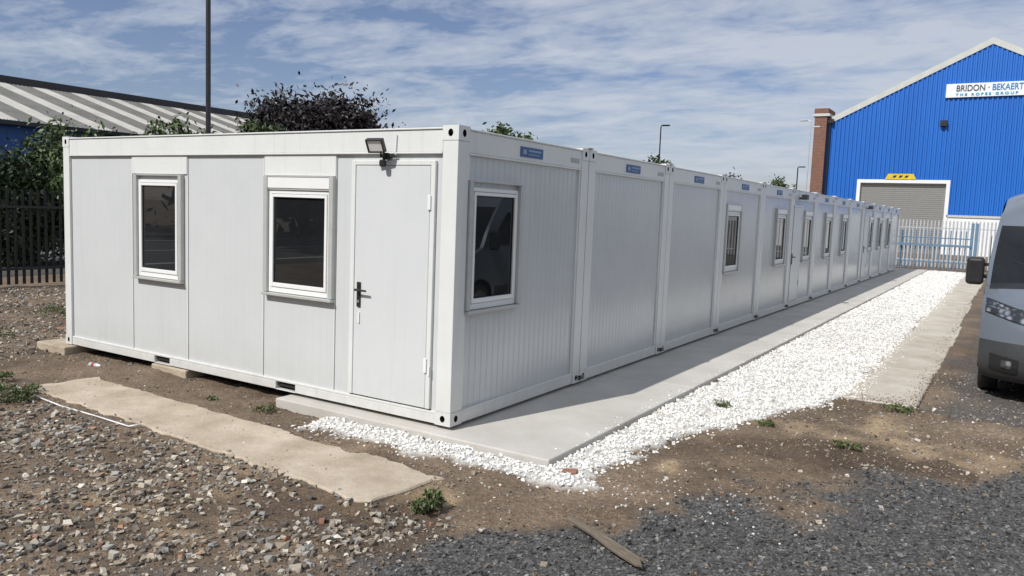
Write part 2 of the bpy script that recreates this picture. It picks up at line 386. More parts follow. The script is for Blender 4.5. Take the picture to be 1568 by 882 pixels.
def ramp(src,els):
    r=N(nt,'ShaderNodeValToRGB');e=r.color_ramp.elements
    e[0].position=els[0][0];e[0].color=c4(els[0][1]);e[1].position=els[-1][0];e[1].color=c4(els[-1][1])
    for p,c in els[1:-1]: q=e.new(p);q.color=c4(c)
    nt.links.new(src,r.inputs[0]);return r
def mix(f,a_,b_,mode='MIX'):
    m=N(nt,'ShaderNodeMix',data_type='RGBA',blend_type=mode)
    if isinstance(f,float): m.inputs[0].default_value=f
    else: nt.links.new(f,m.inputs[0])
    for s,k in((a_,6),(b_,7)):
        if isinstance(s,tuple): m.inputs[k].default_value=c4(s)
        else: nt.links.new(s,m.inputs[k])
    return m.outputs[2]
n1=noise(.9,10,.65);n2=noise(26,7,.7)
soil=ramp(n1.outputs['Fac'],[(.3,(.11,.078,.052)),(.5,(.175,.128,.088)),(.7,(.27,.205,.145))])
vor=N(nt,'ShaderNodeTexVoronoi');vor.inputs['Scale'].default_value=62;nt.links.new(tc.outputs['Object'],vor.inputs['Vector'])
sepv=N(nt,'ShaderNodeSeparateColor');nt.links.new(vor.outputs['Color'],sepv.inputs[0])
peb=ramp(sepv.outputs[0],[(.0,(.6,.57,.55)),(.5,(.92,.91,.9)),(.85,(1.1,1.08,1.03)),(1,(1.6,1.55,1.45))])
soil2=mix(.6,soil.outputs[0],peb.outputs[0],'MULTIPLY')
fine=ramp(n2.outputs['Fac'],[(.3,(.5,.5,.5)),(.7,(1.35,1.35,1.35))])
soil3=mix(.85,soil2,fine.outputs[0],'MULTIPLY')
gg=ramp(sepv.outputs[1],[(0,(.038,.037,.037)),(.5,(.072,.071,.070)),(.85,(.12,.118,.115)),(1,(.21,.205,.20))])
gcol=mix(.5,gg.outputs[0],fine.outputs[0],'MULTIPLY')
c_=mix(sp.outputs[2],soil3,mix(.8,(.38,.28,.17),fine.outputs[0],'MULTIPLY'))
dk=mix(1.0,c_,(.44,.39,.36),'MULTIPLY')
c_=mix(at.outputs['Alpha'],dk,c_)
c_=mix(sp.outputs[1],c_,gcol)
c_=mix(sp.outputs[0],c_,mix(.6,(.54,.53,.50),fine.outputs[0],'MULTIPLY'))
nt.links.new(c_,b.inputs['Base Color']);b.inputs['Roughness'].default_value=.95
bp=N(nt,'ShaderNodeBump');bp.inputs['Strength'].default_value=.7;bp.inputs['Distance'].default_value=.012
nt.links.new(vor.outputs['Distance'],bp.inputs['Height'])
bp2=N(nt,'ShaderNodeBump');bp2.inputs['Strength'].default_value=.9;bp2.inputs['Distance'].default_value=.014
nt.links.new(n2.outputs['Fac'],bp2.inputs['Height']);nt.links.new(bp.outputs[0],bp2.inputs['Normal']);nt.links.new(bp2.outputs[0],b.inputs['Normal'])
np_mesh('ground',V,F,C,[gmat],smooth=True)

P_=empty('concrete_path')
b=MB();yy=slabs[0][2]
for ln in (3.35,2.9,3.1,3.0,3.0,3.2,3.0,3.1,3.0,3.0,3.6):
    b.box(slabs[0][0],slabs[0][1],yy+.004,min(yy+ln,34.2)-.004,-.2,-.035,M['conc']); yy+=ln
b.build('slab',P_,bevel=.012,seg=2)
def ragged(name,corners,z,m,parent=None,amp=1.0,step=.08):
    edge=[]
    for p,q in zip(corners,corners[1:]+corners[:1]):
        n=max(2,int(math.dist(p,q)/step))
        for k in range(n):
            t=k/n;xx=p[0]+(q[0]-p[0])*t;y_=p[1]+(q[1]-p[1])*t
            A=lambda fr,sd:float(vn(np.array(xx),np.array(y_),fr,sd))-.5
            edge.append((xx+(A(5,21)*.08+A(17,22)*.035)*amp,y_+(A(6,23)*.08+A(19,24)*.04)*amp))
    b=MB();n=len(edge);b.poly([(e[0],e[1],z) for e in edge],m)
    for k in range(n):
        e=Vector(edge[k]);f_=Vector(edge[(k+1)%n]);g_=Vector(edge[k-1])
        def outw(p,a_,c_):
            d=(c_-a_).normalized();return p+Vector((d.y,-d.x))*.012
        o1=outw(e,g_,f_);o2=outw(f_,e,Vector(edge[(k+2)%n]))
        b.poly([(e.x,e.y,z),(o1.x,o1.y,z-.012),(o2.x,o2.y,z-.012),(f_.x,f_.y,z)],m)
        b.poly([(o1.x,o1.y,z-.012),(o1.x,o1.y,-.2),(o2.x,o2.y,-.2),(o2.x,o2.y,z-.012)],m)
    return b.build(name,parent)
P_=empty('concrete_path');yy=4.1;q=0
for ln in (2.4,3.1,3.0,2.8,3.0,3.2,3.0,3.1,3.0,3.4):
    o=.03*((q*37)%5-2)/2;q+=1;ye=min(yy+ln,34.2)
    ragged('slab',[(2.57+o,yy+.01),(3.3+o,yy+.01),(3.3+o,ye-.01),(2.57+o,ye-.01)],ZR-.003*(q%2),M['concrt'],P_,amp=.35); yy+=ln
ragged('concrete_strip',[strip[0],strip[3],strip[2],strip[1]],ZS,M['concold'],None,amp=1.0,step=.06)
for (x0,x1,y0_,y1_) in ((-6.5,-5.85,-.14,.5),(-4.25,-3.62,-.02,.5),):
    b=MB();b.box(x0,x1,y0_,y1_,-.2,-.012,M['concold']);b.build('concrete_pad',None,bevel=.015,seg=2)

# ------------------------------------------------------------ stones
CU=np.array([(-1,-1,-1),(1,-1,-1),(1,1,-1),(-1,1,-1),(-1,-1,1),(1,-1,1),(1,1,1),(-1,1,1)],float)
CF=np.array([(0,3,2,1),(4,5,6,7),(0,1,5,4),(1,2,6,5),(2,3,7,6),(3,0,4,7)])
def stones(name,x,y,size,col,m,sink=.3,flat=.65):
    n=len(x);v=CU[None]*(.62)+rng.uniform(-.42,.42,(n,8,3))
    v*=np.stack([np.ones(n),rng.uniform(.6,.95,n),rng.uniform(.4,flat+.15,n)],1)[:,None]
    th=rng.uniform(0,6.283,n);c,s=np.cos(th),np.sin(th)
    tx=rng.uniform(-.45,.45,n)
    yy=v[:,:,1]*np.cos(tx)[:,None]-v[:,:,2]*np.sin(tx)[:,None];zz=v[:,:,1]*np.sin(tx)[:,None]+v[:,:,2]*np.cos(tx)[:,None]
    xx=v[:,:,0]*c[:,None]-yy*s[:,None];yy=v[:,:,0]*s[:,None]+yy*c[:,None]
    v=np.stack([xx,yy,zz],2)*size[:,None,None]
    v+=np.stack([x,y,surfz(x,y)+size*sink],1)[:,None]
    return np_mesh(name,v.reshape(-1,3),(CF[None]+8*np.arange(n)[:,None,None]).reshape(-1,4),np.repeat(col,8,0),[m])
stm=attrmat('stone',.85,bump=.4,bscale=120)
def pick(n,pal,p,var=.25):
    k=rng.choice(len(pal),n,p=np.array(p)/sum(p));return np.array(pal)[k]*rng.uniform(1-var,1+var,(n,1))
def clear(x,y,ms=-.02):
    ok=~in_strip(x,y,ms)
    ok&=~((x>slabs[0][0]-.01)&(x<slabs[0][1]+.01)&(y>slabs[0][2]-.01)&(y<34.2))
    ok&=~((x>2.61)&(x<3.26)&(y>4.13)&(y<34.2))
    ok&=~((x>-LEN)&(x<0)&(y>.35)&(y<32))
    return ok
def inview(x,y,mx=1.06):
    dx=x-3.969;dy=y+5.441;d=dx*-.5284+dy*.849;l=dx*.849+dy*.5284
    return (d>1.5)&(np.abs(l)<d*.75*mx+1.0)
n=130000;x=rng.uniform(-8,7,n);y=rng.uniform(-5,7,n)
keep=clear(x,y)&~whitemask(x,y)&(greydist(x,y)<.08)&inview(x,y)
dens=.22+.78*np.clip((vn(x,y,1.1,31)*.7+vn(x,y,4,32)*.3-.40)*3.4,0,1)
dens*=np.where(y<-1.35-.05*x,1.25,.55)
keep&=rng.uniform(size=n)<dens
x=x[keep];y=y[keep];n=len(x)
bl=(y<-1.5)*(x<1.0)
sz=.0048+.008*rng.uniform(size=n)**2+.018*(rng.uniform(size=n)**16)+bl*(.003+.021*rng.uniform(size=n)**2.6)
pal=[(.28,.235,.18),(.40,.35,.28),(.18,.15,.12),(.29,.28,.26),(.54,.50,.43),(.30,.16,.10),(.11,.095,.08)]
stones('rubble_stones',x,y,sz,pick(n,pal,[5,4,5,5,1.6,.45,5],.3),stm)
n=16000;x=rng.uniform(-13.4,-5.9,n);y=rng.uniform(-2.5,9,n);k=clear(x,y);x=x[k];y=y[k];n=len(x)
sz=.010+.028*rng.uniform(size=n)**3+.03*(rng.uniform(size=n)**30)
stones('rubble_stones',x,y,sz,pick(n,pal,[5,4,4,4,2,.6,2]),stm)
n=90000;x=rng.uniform(.3,8,n);y=rng.uniform(-4.6,5,n)
g_=greydist(x,y)
k=clear(x,y)&(g_+rng.normal(0,.12,n)>.0)&inview(x,y)&(rng.uniform(size=n)<.35+.5*vn(x,y,2.5,70));x=x[k];y=y[k];n=len(x)
sz=.006+.011*rng.uniform(size=n)**1.6+.014*rng.uniform(size=n)**14
stones('grey_gravel',x,y,sz,pick(n,[(.062,.062,.063),(.095,.094,.094),(.15,.148,.147),(.30,.28,.25),(.038,.038,.038),(.20,.155,.11)],[6,6,3.5,.7,4,.8]),stm)
n1_=42000;x=rng.uniform(-1.4,2.8,n1_);y=rng.uniform(-.8,7,n1_)
n2_=26000;x=np.concatenate([x,rng.uniform(.9,2.8,n2_)]);y=np.concatenate([y,7+27.3*rng.uniform(size=n2_)**1.5])
k=clear(x,y)&whitemask(x+rng.normal(0,.055,len(x)),y+rng.normal(0,.055,len(x)));x=x[k];y=y[k];n=len(x)
sz=.009+.012*rng.uniform(size=n)**1.5+np.clip(y-6,0,20)*.0006
stones('white_gravel',x,y,sz,pick(n,[(.80,.79,.765),(.70,.685,.65),(.52,.49,.43),(.85,.85,.835)],[6,3,.7,4],.10),stm,sink=.35)
n=700;x=rng.uniform(-4.3,.5,n);y=rng.uniform(-1.5,-.7,n);k=in_strip(x,y,-.04)&(rng.uniform(size=n)<vn(x,y,3,71));x=x[k];y=y[k];n=len(x)
stones('loose_stones',x,y,.003+.007*rng.uniform(size=n)**3,pick(n,pal,[5,4,4,4,2,1,2]),stm)
n=700;x=1.08-np.abs(rng.normal(0,.07,n));y=rng.uniform(-.1,20,n)
stones('loose_stones',x,y,.004+.009*rng.uniform(size=n)**2,pick(n,[(.78,.77,.74),(.6,.58,.54)],[3,1],.1),stm)
n=900;x=2.60+np.abs(rng.normal(0,.07,n));y=4.1+20*rng.uniform(size=n)**1.4
stones('loose_stones',x,y,.005+.010*rng.uniform(size=n)**2,pick(n,[(.78,.77,.74),(.6,.58,.54)],[3,1],.1),stm)
n=1600;x=3.30-np.abs(rng.normal(0,.09,n));y=4.05+16*rng.uniform(size=n)**1.4
stones('loose_stones',x,y,.003+.009*rng.uniform(size=n)**3,pick(n,pal,[5,4,4,4,1,.5,4]),stm)
n=700;x=rng.uniform(2.6,3.3,n);y=4.05+np.abs(rng.normal(0,.25,n))
stones('loose_stones',x,y,.003+.007*rng.uniform(size=n)**3,pick(n,pal,[5,4,4,4,1,.5,4]),stm)
n=180;x=rng.normal(1.2,.45,n)+.8;y=rng.normal(-.1,.4,n);k=clear(x,y);x=x[k];y=y[k];n=len(x)
stones('loose_stones',x,y,.005+.008*rng.uniform(size=n),pick(n,[(.6,.59,.56),(.45,.43,.39)],[3,1],.1),stm)
brk=mat('broken_brick',(.30,.15,.10),(.20,.10,.07),30,.9,bump=.8)
for (bx,by,s,r) in ((1.28,-.18,.06,.3),(-7.6,.8,.09,.4)):
    bm=MB();bm.box(-s,s,-s*.55,s*.55,-s*.1,s*.36,brk)
    o=bm.build('brick_fragment',None,bevel=s*.15,seg=2);o.location=(bx,by,-.085);o.rotation_euler=(.12,-.1,r)
n=90;x=np.concatenate([rng.uniform(-4,1,60),rng.uniform(0,4,30)]);y=np.concatenate([rng.uniform(-3.4,-1.6,60),rng.uniform(-2.5,2,30)]);k=clear(x,y,.05);x=x[k];y=y[k];n=len(x)
stones('loose_stones',x,y,.020+.018*rng.uniform(size=n)**2,pick(n,pal,[5,4,2,4,1,.3,1],.15),stm,sink=.12)
wood=mat('weathered_timber',(.20,.165,.125),(.10,.078,.055),9,.85,bump=.6,bscale=50,stretch=(1,14,14))
b=MB();P0=[(-.36,-.035),(-.1,-.028),(.12,-.05),(.34,-.045),(.37,-.02),(.30,.02),(.33,.035),(.05,.038),(-.2,.028),(-.38,.01)]
b.poly([(p[0],p[1],0) for p in P0][::-1],wood);b.poly([(p[0],p[1],.012) for p in P0],wood)
for p,q in zip(P0,P0[1:]+P0[:1]): b.poly([(p[0],p[1],0),(q[0],q[1],0),(q[0],q[1],.012),(p[0],p[1],.012)],wood)
o=b.build('timber_offcut');o.location=(2.05,-1.18,-.082);o.rotation_euler=(.05,.02,math.atan2(-.32,.63))
b=MB()
for _ in range(40):
    wx,wy=random.uniform(-2,4),random.uniform(-2.8,1);r=random.uniform(0,3.1);l=random.uniform(.04,.16)
    if whitemask(np.array(wx),np.array(wy)) or in_strip(wx,wy,.02) or (wx<1.1 and wy>-.2): continue
    z=float(surfz(np.array(wx),np.array(wy)))+.008;c,s=math.cos(r),math.sin(r);b.tube((wx,wy,z),(wx+c*l,wy+s*l,z+random.uniform(-.002,.015)),.0035,.002,wood,6)
b.build('twigs')
b=MB();pts=[(-4.45,-1.38,-.08),(-3.9,-1.46,-.085),(-3.4,-1.50,-.088),(-2.8,-1.50,-.085),(-2.3,-1.52,-.08),(-2.25,-1.45,-.07)]
for p,q in zip(pts,pts[1:]): b.tube(p,q,.007,.007,M['pvc'],8)
b.build('white_conduit',smooth=True)
E=empty('litter_bottle',(-4.85,-.35,-.07));b=MB();b.tube((-.07,0,0),(.04,.02,.0),.026,.026,mat('clear_plastic',(.45,.5,.52),None,9,.15),12);b.tube((.04,.02,0),(.09,.03,0),.024,.010,M['pvc'],12)
b.tube((-.03,.007,.0),(.01,.015,0),.0265,.0265,mat('red_label',(.35,.04,.03),None,9,.5),12);b.build('bottle',E)

# ------------------------------------------------------------ vegetation
leafm=attrmat('foliage',.55,bump=0,bscale=3)
barkm=mat('bark',(.12,.09,.07),(.06,.045,.035),14,.9,bump=.8,bscale=30)
def leaves(name,cent,rad,n,ncl,size,pal,parent=None,seed=0,asp=1.6,spread=.75,inner=.25):
    r=np.random.default_rng(seed)
    d=r.normal(size=(ncl,3));d/=np.linalg.norm(d,axis=1)[:,None]
    rr=r.uniform(inner,1,ncl)**.5*r.uniform(.72,1.1,ncl);cc=d*rr[:,None]
    cs=r.uniform(.10,.24,ncl);k=r.integers(0,ncl,n)
    p=cc[k]+r.normal(size=(n,3))*cs[k][:,None]*spread
    p=np.array(cent)+p*np.array(rad)
    clc=r.uniform(.6,1.4,ncl)[k]
    u=r.normal(size=(n,3));u/=np.linalg.norm(u,axis=1)[:,None];w=r.normal(size=(n,3));w=np.cross(u,w);w/=np.linalg.norm(w,axis=1)[:,None]
    s=size*r.uniform(.6,1.3,n)[:,None]
    V=np.stack([p-u*s*asp,p+w*s*.7,p+u*s*asp,p-w*s*.7],1).reshape(-1,3);F=np.arange(4*n).reshape(n,4)
    c=np.array(pal)[r.integers(0,len(pal),n)]*clc[:,None]
    return np_mesh(name,V,F,np.repeat(c,4,0),[leafm],parent), np.array(cent)+cc*np.array(rad)
GR=[(.05,.085,.025),(.07,.11,.03),(.035,.06,.02),(.09,.12,.045)]
DG=[(.03,.05,.018),(.04,.065,.02),(.02,.035,.014)]
PU=[(.016,.011,.013),(.024,.014,.017),(.010,.008,.009),(.032,.022,.024),(.018,.018,.012)]
def tree(name,x,y,h,crad,n,ncl,ls,pal,seed,spread=.75):
    E=empty(name,(x,y,-.1));cz=h-crad[2]
    _,cl=leaves('crown',(0,0,cz),crad,n,ncl,ls,pal,E,seed=seed,spread=spread)
    b=MB();r0=.035*h*.6
    b.tube((0,0,-.2),(0,0,cz*.55),r0,r0*.75,barkm,10);b.tube((0,0,cz*.55),(.1,.05,cz+crad[2]*.4),r0*.75,r0*.2,barkm,8)
    for c in cl[::max(1,len(cl)//22)]:
        z0=max(cz*.5,min(c[2]-.25*crad[2],cz));b.tube((0,0,z0),tuple(c),r0*.3,r0*.06,barkm,6)
    b.build('trunk',E)
tree('copper_beech_tree',-29.6,27.4,8.15,(3.7,3.7,2.7),34000,150,.10,PU,23,.85)
tree('deciduous_tree',-26.3,34.0,6.4,(2.0,2.0,2.0),4000,60,.12,GR,14)
tree('deciduous_tree',-18.3,6.9,4.0,(1.35,1.6,2.0),15000,110,.055,GR,5,.85)
tree('deciduous_tree',-18.2,4.9,3.0,(1.1,1.3,1.6),9000,80,.055,DG,6,.85)
tree('deciduous_tree',-17.4,8.9,3.1,(1.2,1.5,1.5),8000,70,.055,GR,16,.85)
tree('deciduous_tree',-22.5,13.9,4.9,(1.7,2.2,1.4),4800,60,.07,GR,7)
tree('deciduous_tree',-20.6,15.8,5.0,(1.3,1.5,1.2),3400,40,.07,GR,8)
tree('deciduous_tree',-17.9,28.8,6.2,(1.6,1.6,1.5),3500,50,.08,GR,9)
tree('deciduous_tree',-13.5,37.6,5.3,(1.5,1.6,1.4),2500,40,.08,GR,10)
tree('deciduous_tree',-12.6,49.6,5.0,(1.4,1.6,1.4),2500,40,.09,PU,11)
tree('deciduous_tree',-11.1,56.4,5.1,(1.2,1.5,1.4),2500,40,.09,GR,12)
_=leaves('reflected_tree_line',(-14,-30,6),(34,3,7),16000,300,.5,DG,None,seed=20)  # unseen trees behind the camera, added to darken the front window reflections
_=leaves('reflected_tree_line',(34,18,2.4),(3,45,2.6),7000,220,.34,DG,None,seed=21)  # unseen trees added off to the right for the side windows to reflect
for (wx,wy,r,hh,n,s) in ((.86,-1.37,.12,.075,900,1),(-4.05,-1.62,.26,.10,1600,2),(-4.9,-1.45,.25,.08,900,12),(1.56,2.69,.11,.05,260,3),(2.14,2.29,.10,.03,180,4),(3.15,3.95,.20,.025,320,5),(2.92,2.03,.13,.02,160,6),(-1.9,-.38,.10,.02,150,9),(-7.5,-.2,.3,.12,700,10),(-2.6,-.45,.07,.02,90,13),(-9.2,1.5,.35,.1,600,14)):
    leaves('weed_plant',(wx,wy,-.085+hh*.4),(r,r,hh),n,26,.009,[(.07,.11,.03),(.10,.14,.045),(.045,.075,.02),(.17,.16,.08)],None,seed=30+s,asp=2.6)
n=7000;x=rng.uniform(1.0,4.6,n);y=rng.uniform(-1,5,n);k=clear(x,y)&~whitemask(x,y)&(greydist(x,y)<.1)&(vn(x,y,2.2,50)>.5);x=x[k];y=y[k];n=len(x)
th=rng.uniform(0,6.28,n);l=rng.uniform(.01,.045,n);h0=surfz(x,y)
p=np.stack([x,y,h0],1);u=np.stack([np.cos(th),np.sin(th),rng.uniform(0,.7,n)],1)*l[:,None];w=np.stack([-np.sin(th),np.cos(th),np.zeros(n)],1)*.0015
V=np.stack([p-w,p+w,p+u+w*.3,p+u-w*.3],1).reshape(-1,3);V[:,2]+=.004
np_mesh('dry_grass',V,np.arange(4*n).reshape(n,4),np.repeat(pick(n,[(.42,.34,.21),(.32,.25,.15),(.16,.17,.06)],[4,3,1]),4,0),[leafm])

# ------------------------------------------------------------ palisade fences
def palisade(name,p0,p1,z0,h,m,sp=.155,w=.068,parent=None):
    p0=Vector((p0[0],p0[1],0));p1=Vector((p1[0],p1[1],0));L=(p1-p0).length;d=(p1-p0)/L;nrm=Vector((-d.y,d.x,0))
    b=MB();n=int(L/sp)
    def bx(s0,s1,v0,v1,za,zb):
        q=[p0+d*s+nrm*v for s,v in((s0,v0),(s1,v0),(s1,v1),(s0,v1))]
        B=len(b.v);i=b.mi(m)
        b.v+=[(c.x,c.y,za) for c in q]+[(c.x,c.y,zb) for c in q]
        for f in ((0,3,2,1),(4,5,6,7),(0,1,5,4),(1,2,6,5),(2,3,7,6),(3,0,4,7)): b.f.append(tuple(B+k for k in f));b.m.append(i)
    for k in range(n):
        s=k*sp
        pr=[(s,0.0),(s+w*.3,.018),(s+w*.7,.018),(s+w,0.0)]
        base=[(p0+d*a_+nrm*v) for a_,v in pr];tops=[h-.06,h,h,h-.06]
        for j in range(3):
            A,Bq=base[j],base[j+1];b.poly([(A.x,A.y,z0+.05),(Bq.x,Bq.y,z0+.05),(Bq.x,Bq.y,z0+tops[j+1]),(A.x,A.y,z0+tops[j])],m)
    for z in (.35,h-.4): bx(0,L,-.045,-.003,z0+z,z0+z+.05)
    s=0
    while s<=L: bx(s,s+.06,-.11,-.05,z0-.1,z0+h-.08);s+=2.75
    return b.build(name,parent)
M['fblack']=mat('dark_fence_paint',(.018,.018,.02),(.03,.03,.032),5,.6)
M['fgrey']=mat('galvanised_fence',(.56,.58,.59),(.44,.46,.48),5,.5,metal=.2)
M['fblue']=mat('blue_gate_paint',(.13,.22,.32),(.10,.18,.28),5,.5)
palisade('palisade_fence',(-13.6,-3),(-13.6,60),-.1,2.05,M['fblack'])
palisade('palisade_fence',(12,37.5),(-9,37.5),-.1,2.3,M['fgrey'])
E=empty('metal_gate')
palisade('gate_leaf',(2.6,35.4),(-.6,35.4),-.1,1.85,M['fblue'],sp=.2,w=.05,parent=E)
b=MB()
for xg in (2.55,2.72,-.7): b.box(xg,xg+.12,35.3,35.44,-.2,2.1,M['fblue'])
b.box(-.6,2.6,35.24,35.29,1.0,1.1,M['fblue']);b.build('gate_posts',E,bevel=.006)

# ------------------------------------------------------------ blue industrial building
M['clad']=mat('blue_cladding',(.014,.150,.56),(.010,.120,.47),.25,.45,stretch=(1,1,.25))
M['trim']=mat('pale_trim',(.56,.57,.54),(.47,.48,.45),1.5,.6)
M['roofg']=mat('grey_roof_sheet',(.30,.31,.31),(.22,.23,.23),.6,.7)
M['white']=mat('white_panel',(.80,.81,.82),(.74,.75,.76),1,.5)
br=bpy.data.materials.new('red_brick');nt,b_=nodes(br);tc=N(nt,'ShaderNodeTexCoord');mp=N(nt,'ShaderNodeMapping');mp.inputs['Rotation'].default_value=(math.pi/2,0,0)
nt.links.new(tc.outputs['Object'],mp.inputs[0]);bt=N(nt,'ShaderNodeTexBrick');bt.inputs['Scale'].default_value=2.2;bt.inputs['Color1'].default_value=(.22,.085,.05,1);bt.inputs['Color2'].default_value=(.14,.055,.035,1);bt.inputs['Mortar'].default_value=(.25,.22,.19,1)
nt.links.new(mp.outputs[0],bt.inputs['Vector']);nt.links.new(bt.outputs['Color'],b_.inputs['Base Color']);b_.inputs['Roughness'].default_value=.9
M['brick']=br
E=empty('industrial_building')
BX0,BX1,AX,AZ,EZ,BY=-8.75,12.7,1.97,15.0,9.6,60.0
def topz(x): return EZ+(AZ-EZ)*(1-abs(x-AX)/(AX-BX0))
b=MB();prof=[];x=BX0
while x<BX1:
    for dx,d in ((0,0),(.10,0),(.14,.08),(.26,.08)): prof.append((x+dx,d))
    x+=.30
def zb_(x): return 5.1 if -6.0<x<0.0 else (.8 if x<=-6 else 2.75)
for (xa,da),(xb,db) in zip(prof,prof[1:]):
    zb=zb_((xa+xb)/2)
    b.poly([(xa,BY-da,zb),(xb,BY-db,zb),(xb,BY-db,topz(xb)),(xa,BY-da,topz(xa))],M['clad'])
b.box(BX0,BX0+.3,BY+.05,BY+60,-.1,EZ,M['clad'])
b.box(BX0,-6.05,BY-.02,BY+.3,-.2,.8,M['white'])
b.build('cladding',E)
b=MB();b.box(.05,BX1,BY-.03,BY+.3,-.2,2.6,M['white']);b.box(.05,BX1,BY-.1,BY+.2,2.6,2.76,M['trim']);b.build('base_wall',E)
b=MB()
for sx,xe in ((-1,BX0-.35),(1,BX1+.35)):
    ze=topz(xe)
    b.poly([(AX,BY-.12,AZ+.15),(AX,BY-.12,AZ-.30),(xe,BY-.12,ze-.30),(xe,BY-.12,ze+.15)],M['trim'])
    b.poly([(AX,BY-.12,AZ+.15),(xe,BY-.12,ze+.15),(xe,BY+60,ze+.15),(AX,BY+60,AZ+.15)],M['roofg'])
    b.poly([(AX,BY-.12,AZ-.30),(AX,BY+.0,AZ-.30),(xe,BY+.0,ze-.30),(xe,BY-.12,ze-.30)],M['trim'])
b.build('roof',E)
b=MB()
for i in range(34):
    z=-.1+i*.15;b.poly([(-5.9,BY+.2,z),(-.1,BY+.2,z),(-.1,BY+.15,z+.13),(-5.9,BY+.15,z+.13)],M['guide']);b.poly([(-5.9,BY+.15,z+.13),(-.1,BY+.15,z+.13),(-.1,BY+.2,z+.15),(-5.9,BY+.2,z+.15)],M['dark'])
b.build('roller_door',E)
b=MB();b.box(-6.12,-5.88,BY-.1,BY+.3,-.1,5.25,M['white']);b.box(-.12,.12,BY-.1,BY+.3,-.1,5.25,M['white']);b.box(-5.88,-.12,BY-.1,BY+.3,5.0,5.25,M['white']);b.build('door_frame',E)
b=MB();yl=mat('yellow_sign',(.70,.52,.03),None,3,.5);b.poly([(-4.2,BY-.14,5.27),(-2.1,BY-.14,5.27),(-2.3,BY-.14,5.68),(-4.0,BY-.14,5.68)],yl)
for xx in (-3.7,-3.3,-2.9): b.poly([(xx,BY-.15,5.40),(xx+.2,BY-.15,5.40),(xx+.3,BY-.15,5.56),(xx+.1,BY-.15,5.56)],M['black'])
b.build('height_sign',E)
b=MB();b.box(-9.45,-8.55,BY-.55,BY+2,-.2,10.0,M['brick']);b.box(-9.6,-8.35,BY-.65,BY+2,10.0,10.2,M['trim']);b.box(-9.5,-8.45,BY-.6,BY+2,10.2,10.6,M['brick'])
b.build('brick_pier',E)
b=MB();b.tube((-8.35,BY-.25,0),(-8.35,BY-.25,9.6),.07,.07,M['black'],8);b.box(-8.6,-8.1,BY-.4,BY-.1,9.5,9.8,M['black']);b.box(-.85,-.4,BY-.35,BY,9.1,9.5,M['black']);b.build('downpipe_and_lamp',E)
S_=empty('building_sign');b=MB();b.box(-.67,4.62,BY-.2,BY-.08,11.1,12.05,M['white']);b.build('sign_board',S_)
def text(s,x,z,size,m,sx=1):
    c=bpy.data.curves.new('lettering','FONT');c.body=s;c.size=size;c.extrude=.01;c.offset=.008;c.materials.append(m)
    o=bpy.data.objects.new('lettering',c);link(o,S_);o.location=(x,BY-.22,z);o.rotation_euler=(math.pi/2,0,0);o.scale=(sx,1,1);return o
text('BRIDON ·',-.05,11.52,.60,mat('sign_grey',(.07,.09,.12),None,5,.5),.80)
text('BEKAERT',2.15,11.52,.60,mat('sign_blue',(.02,.25,.5),None,5,.5),.76)
text('T H E   R O P E S   G R O U P',-.05,11.2,.24,mat('sign_cyan',(.03,.35,.6),None,5,.5),1.25)

# ------------------------------------------------------------ left shed
E=empty('industrial_shed')
tr=mat('rooflight_sheet',(.42,.41,.38),(.31,.30,.28),1,.6);rs=mat('fibre_cement_sheet',(.15,.148,.14),(.10,.10,.095),.8,.85)
b=MB();y=-12.0;q=0
while y<42:
    w=(1.55,1.0)[q%2];m_=tr if q%2 else rs;q+=1
    for k in range(6):
        a_=y+k*w/6;h=.06
        pts=[(a_,0),(a_+w/12,h),(a_+w/6,0)]
        for (ya,ha),(yb,hb) in zip(pts,pts[1:]):
            b.poly([(-39.7,ya,5.5+ha),(-39.7,yb,5.5+hb),(-52,yb,8.9+hb),(-52,ya,8.9+ha)],m_)
    y+=w
b.build('roof',E)
b=MB();bl=mat('blue_wall_cladding',(.012,.075,.27),None,1,.5)
b.box(-52.4,-51.6,-12,42.3,8.85,9.3,M['black']);b.box(-40.2,-40,-12,42,-.2,5.4,bl);b.box(-39.9,-39.55,-12,42.2,5.28,5.5,M['black'])
b.poly([(-40,42.1,-.2),(-52,42.1,-.2),(-52,42.1,8.9),(-40,42.1,5.45)],M['white'])
b.poly([(-39.5,42.3,5.35),(-52.2,42.3,8.85),(-52.2,42.3,9.25),(-39.5,42.3,5.65)],M['white']);b.build('walls',E)
b=MB();b.box(-36,-16,-60,80,-.12,-.04,mat('asphalt',(.06,.06,.062),(.04,.04,.042),2,.9,bump=.4));b.build('road')
b=MB();b.box(-16,-15.8,-60,80,-.2,.05,M['conc']);b.build('kerb')
b=MB();b.box(-22.2,-22.05,-60,80,-.036,-.034,M['white']);b.box(-28.2,-28.05,-60,80,-.036,-.034,M['white']);b.box(-17,-16.9,-60,80,-.036,-.034,M['white']);b.build('road_marking')
_=leaves('hedge',(-36.8,10,.6),(.8,30,1.3),7000,260,.13,DG,None,seed=77)

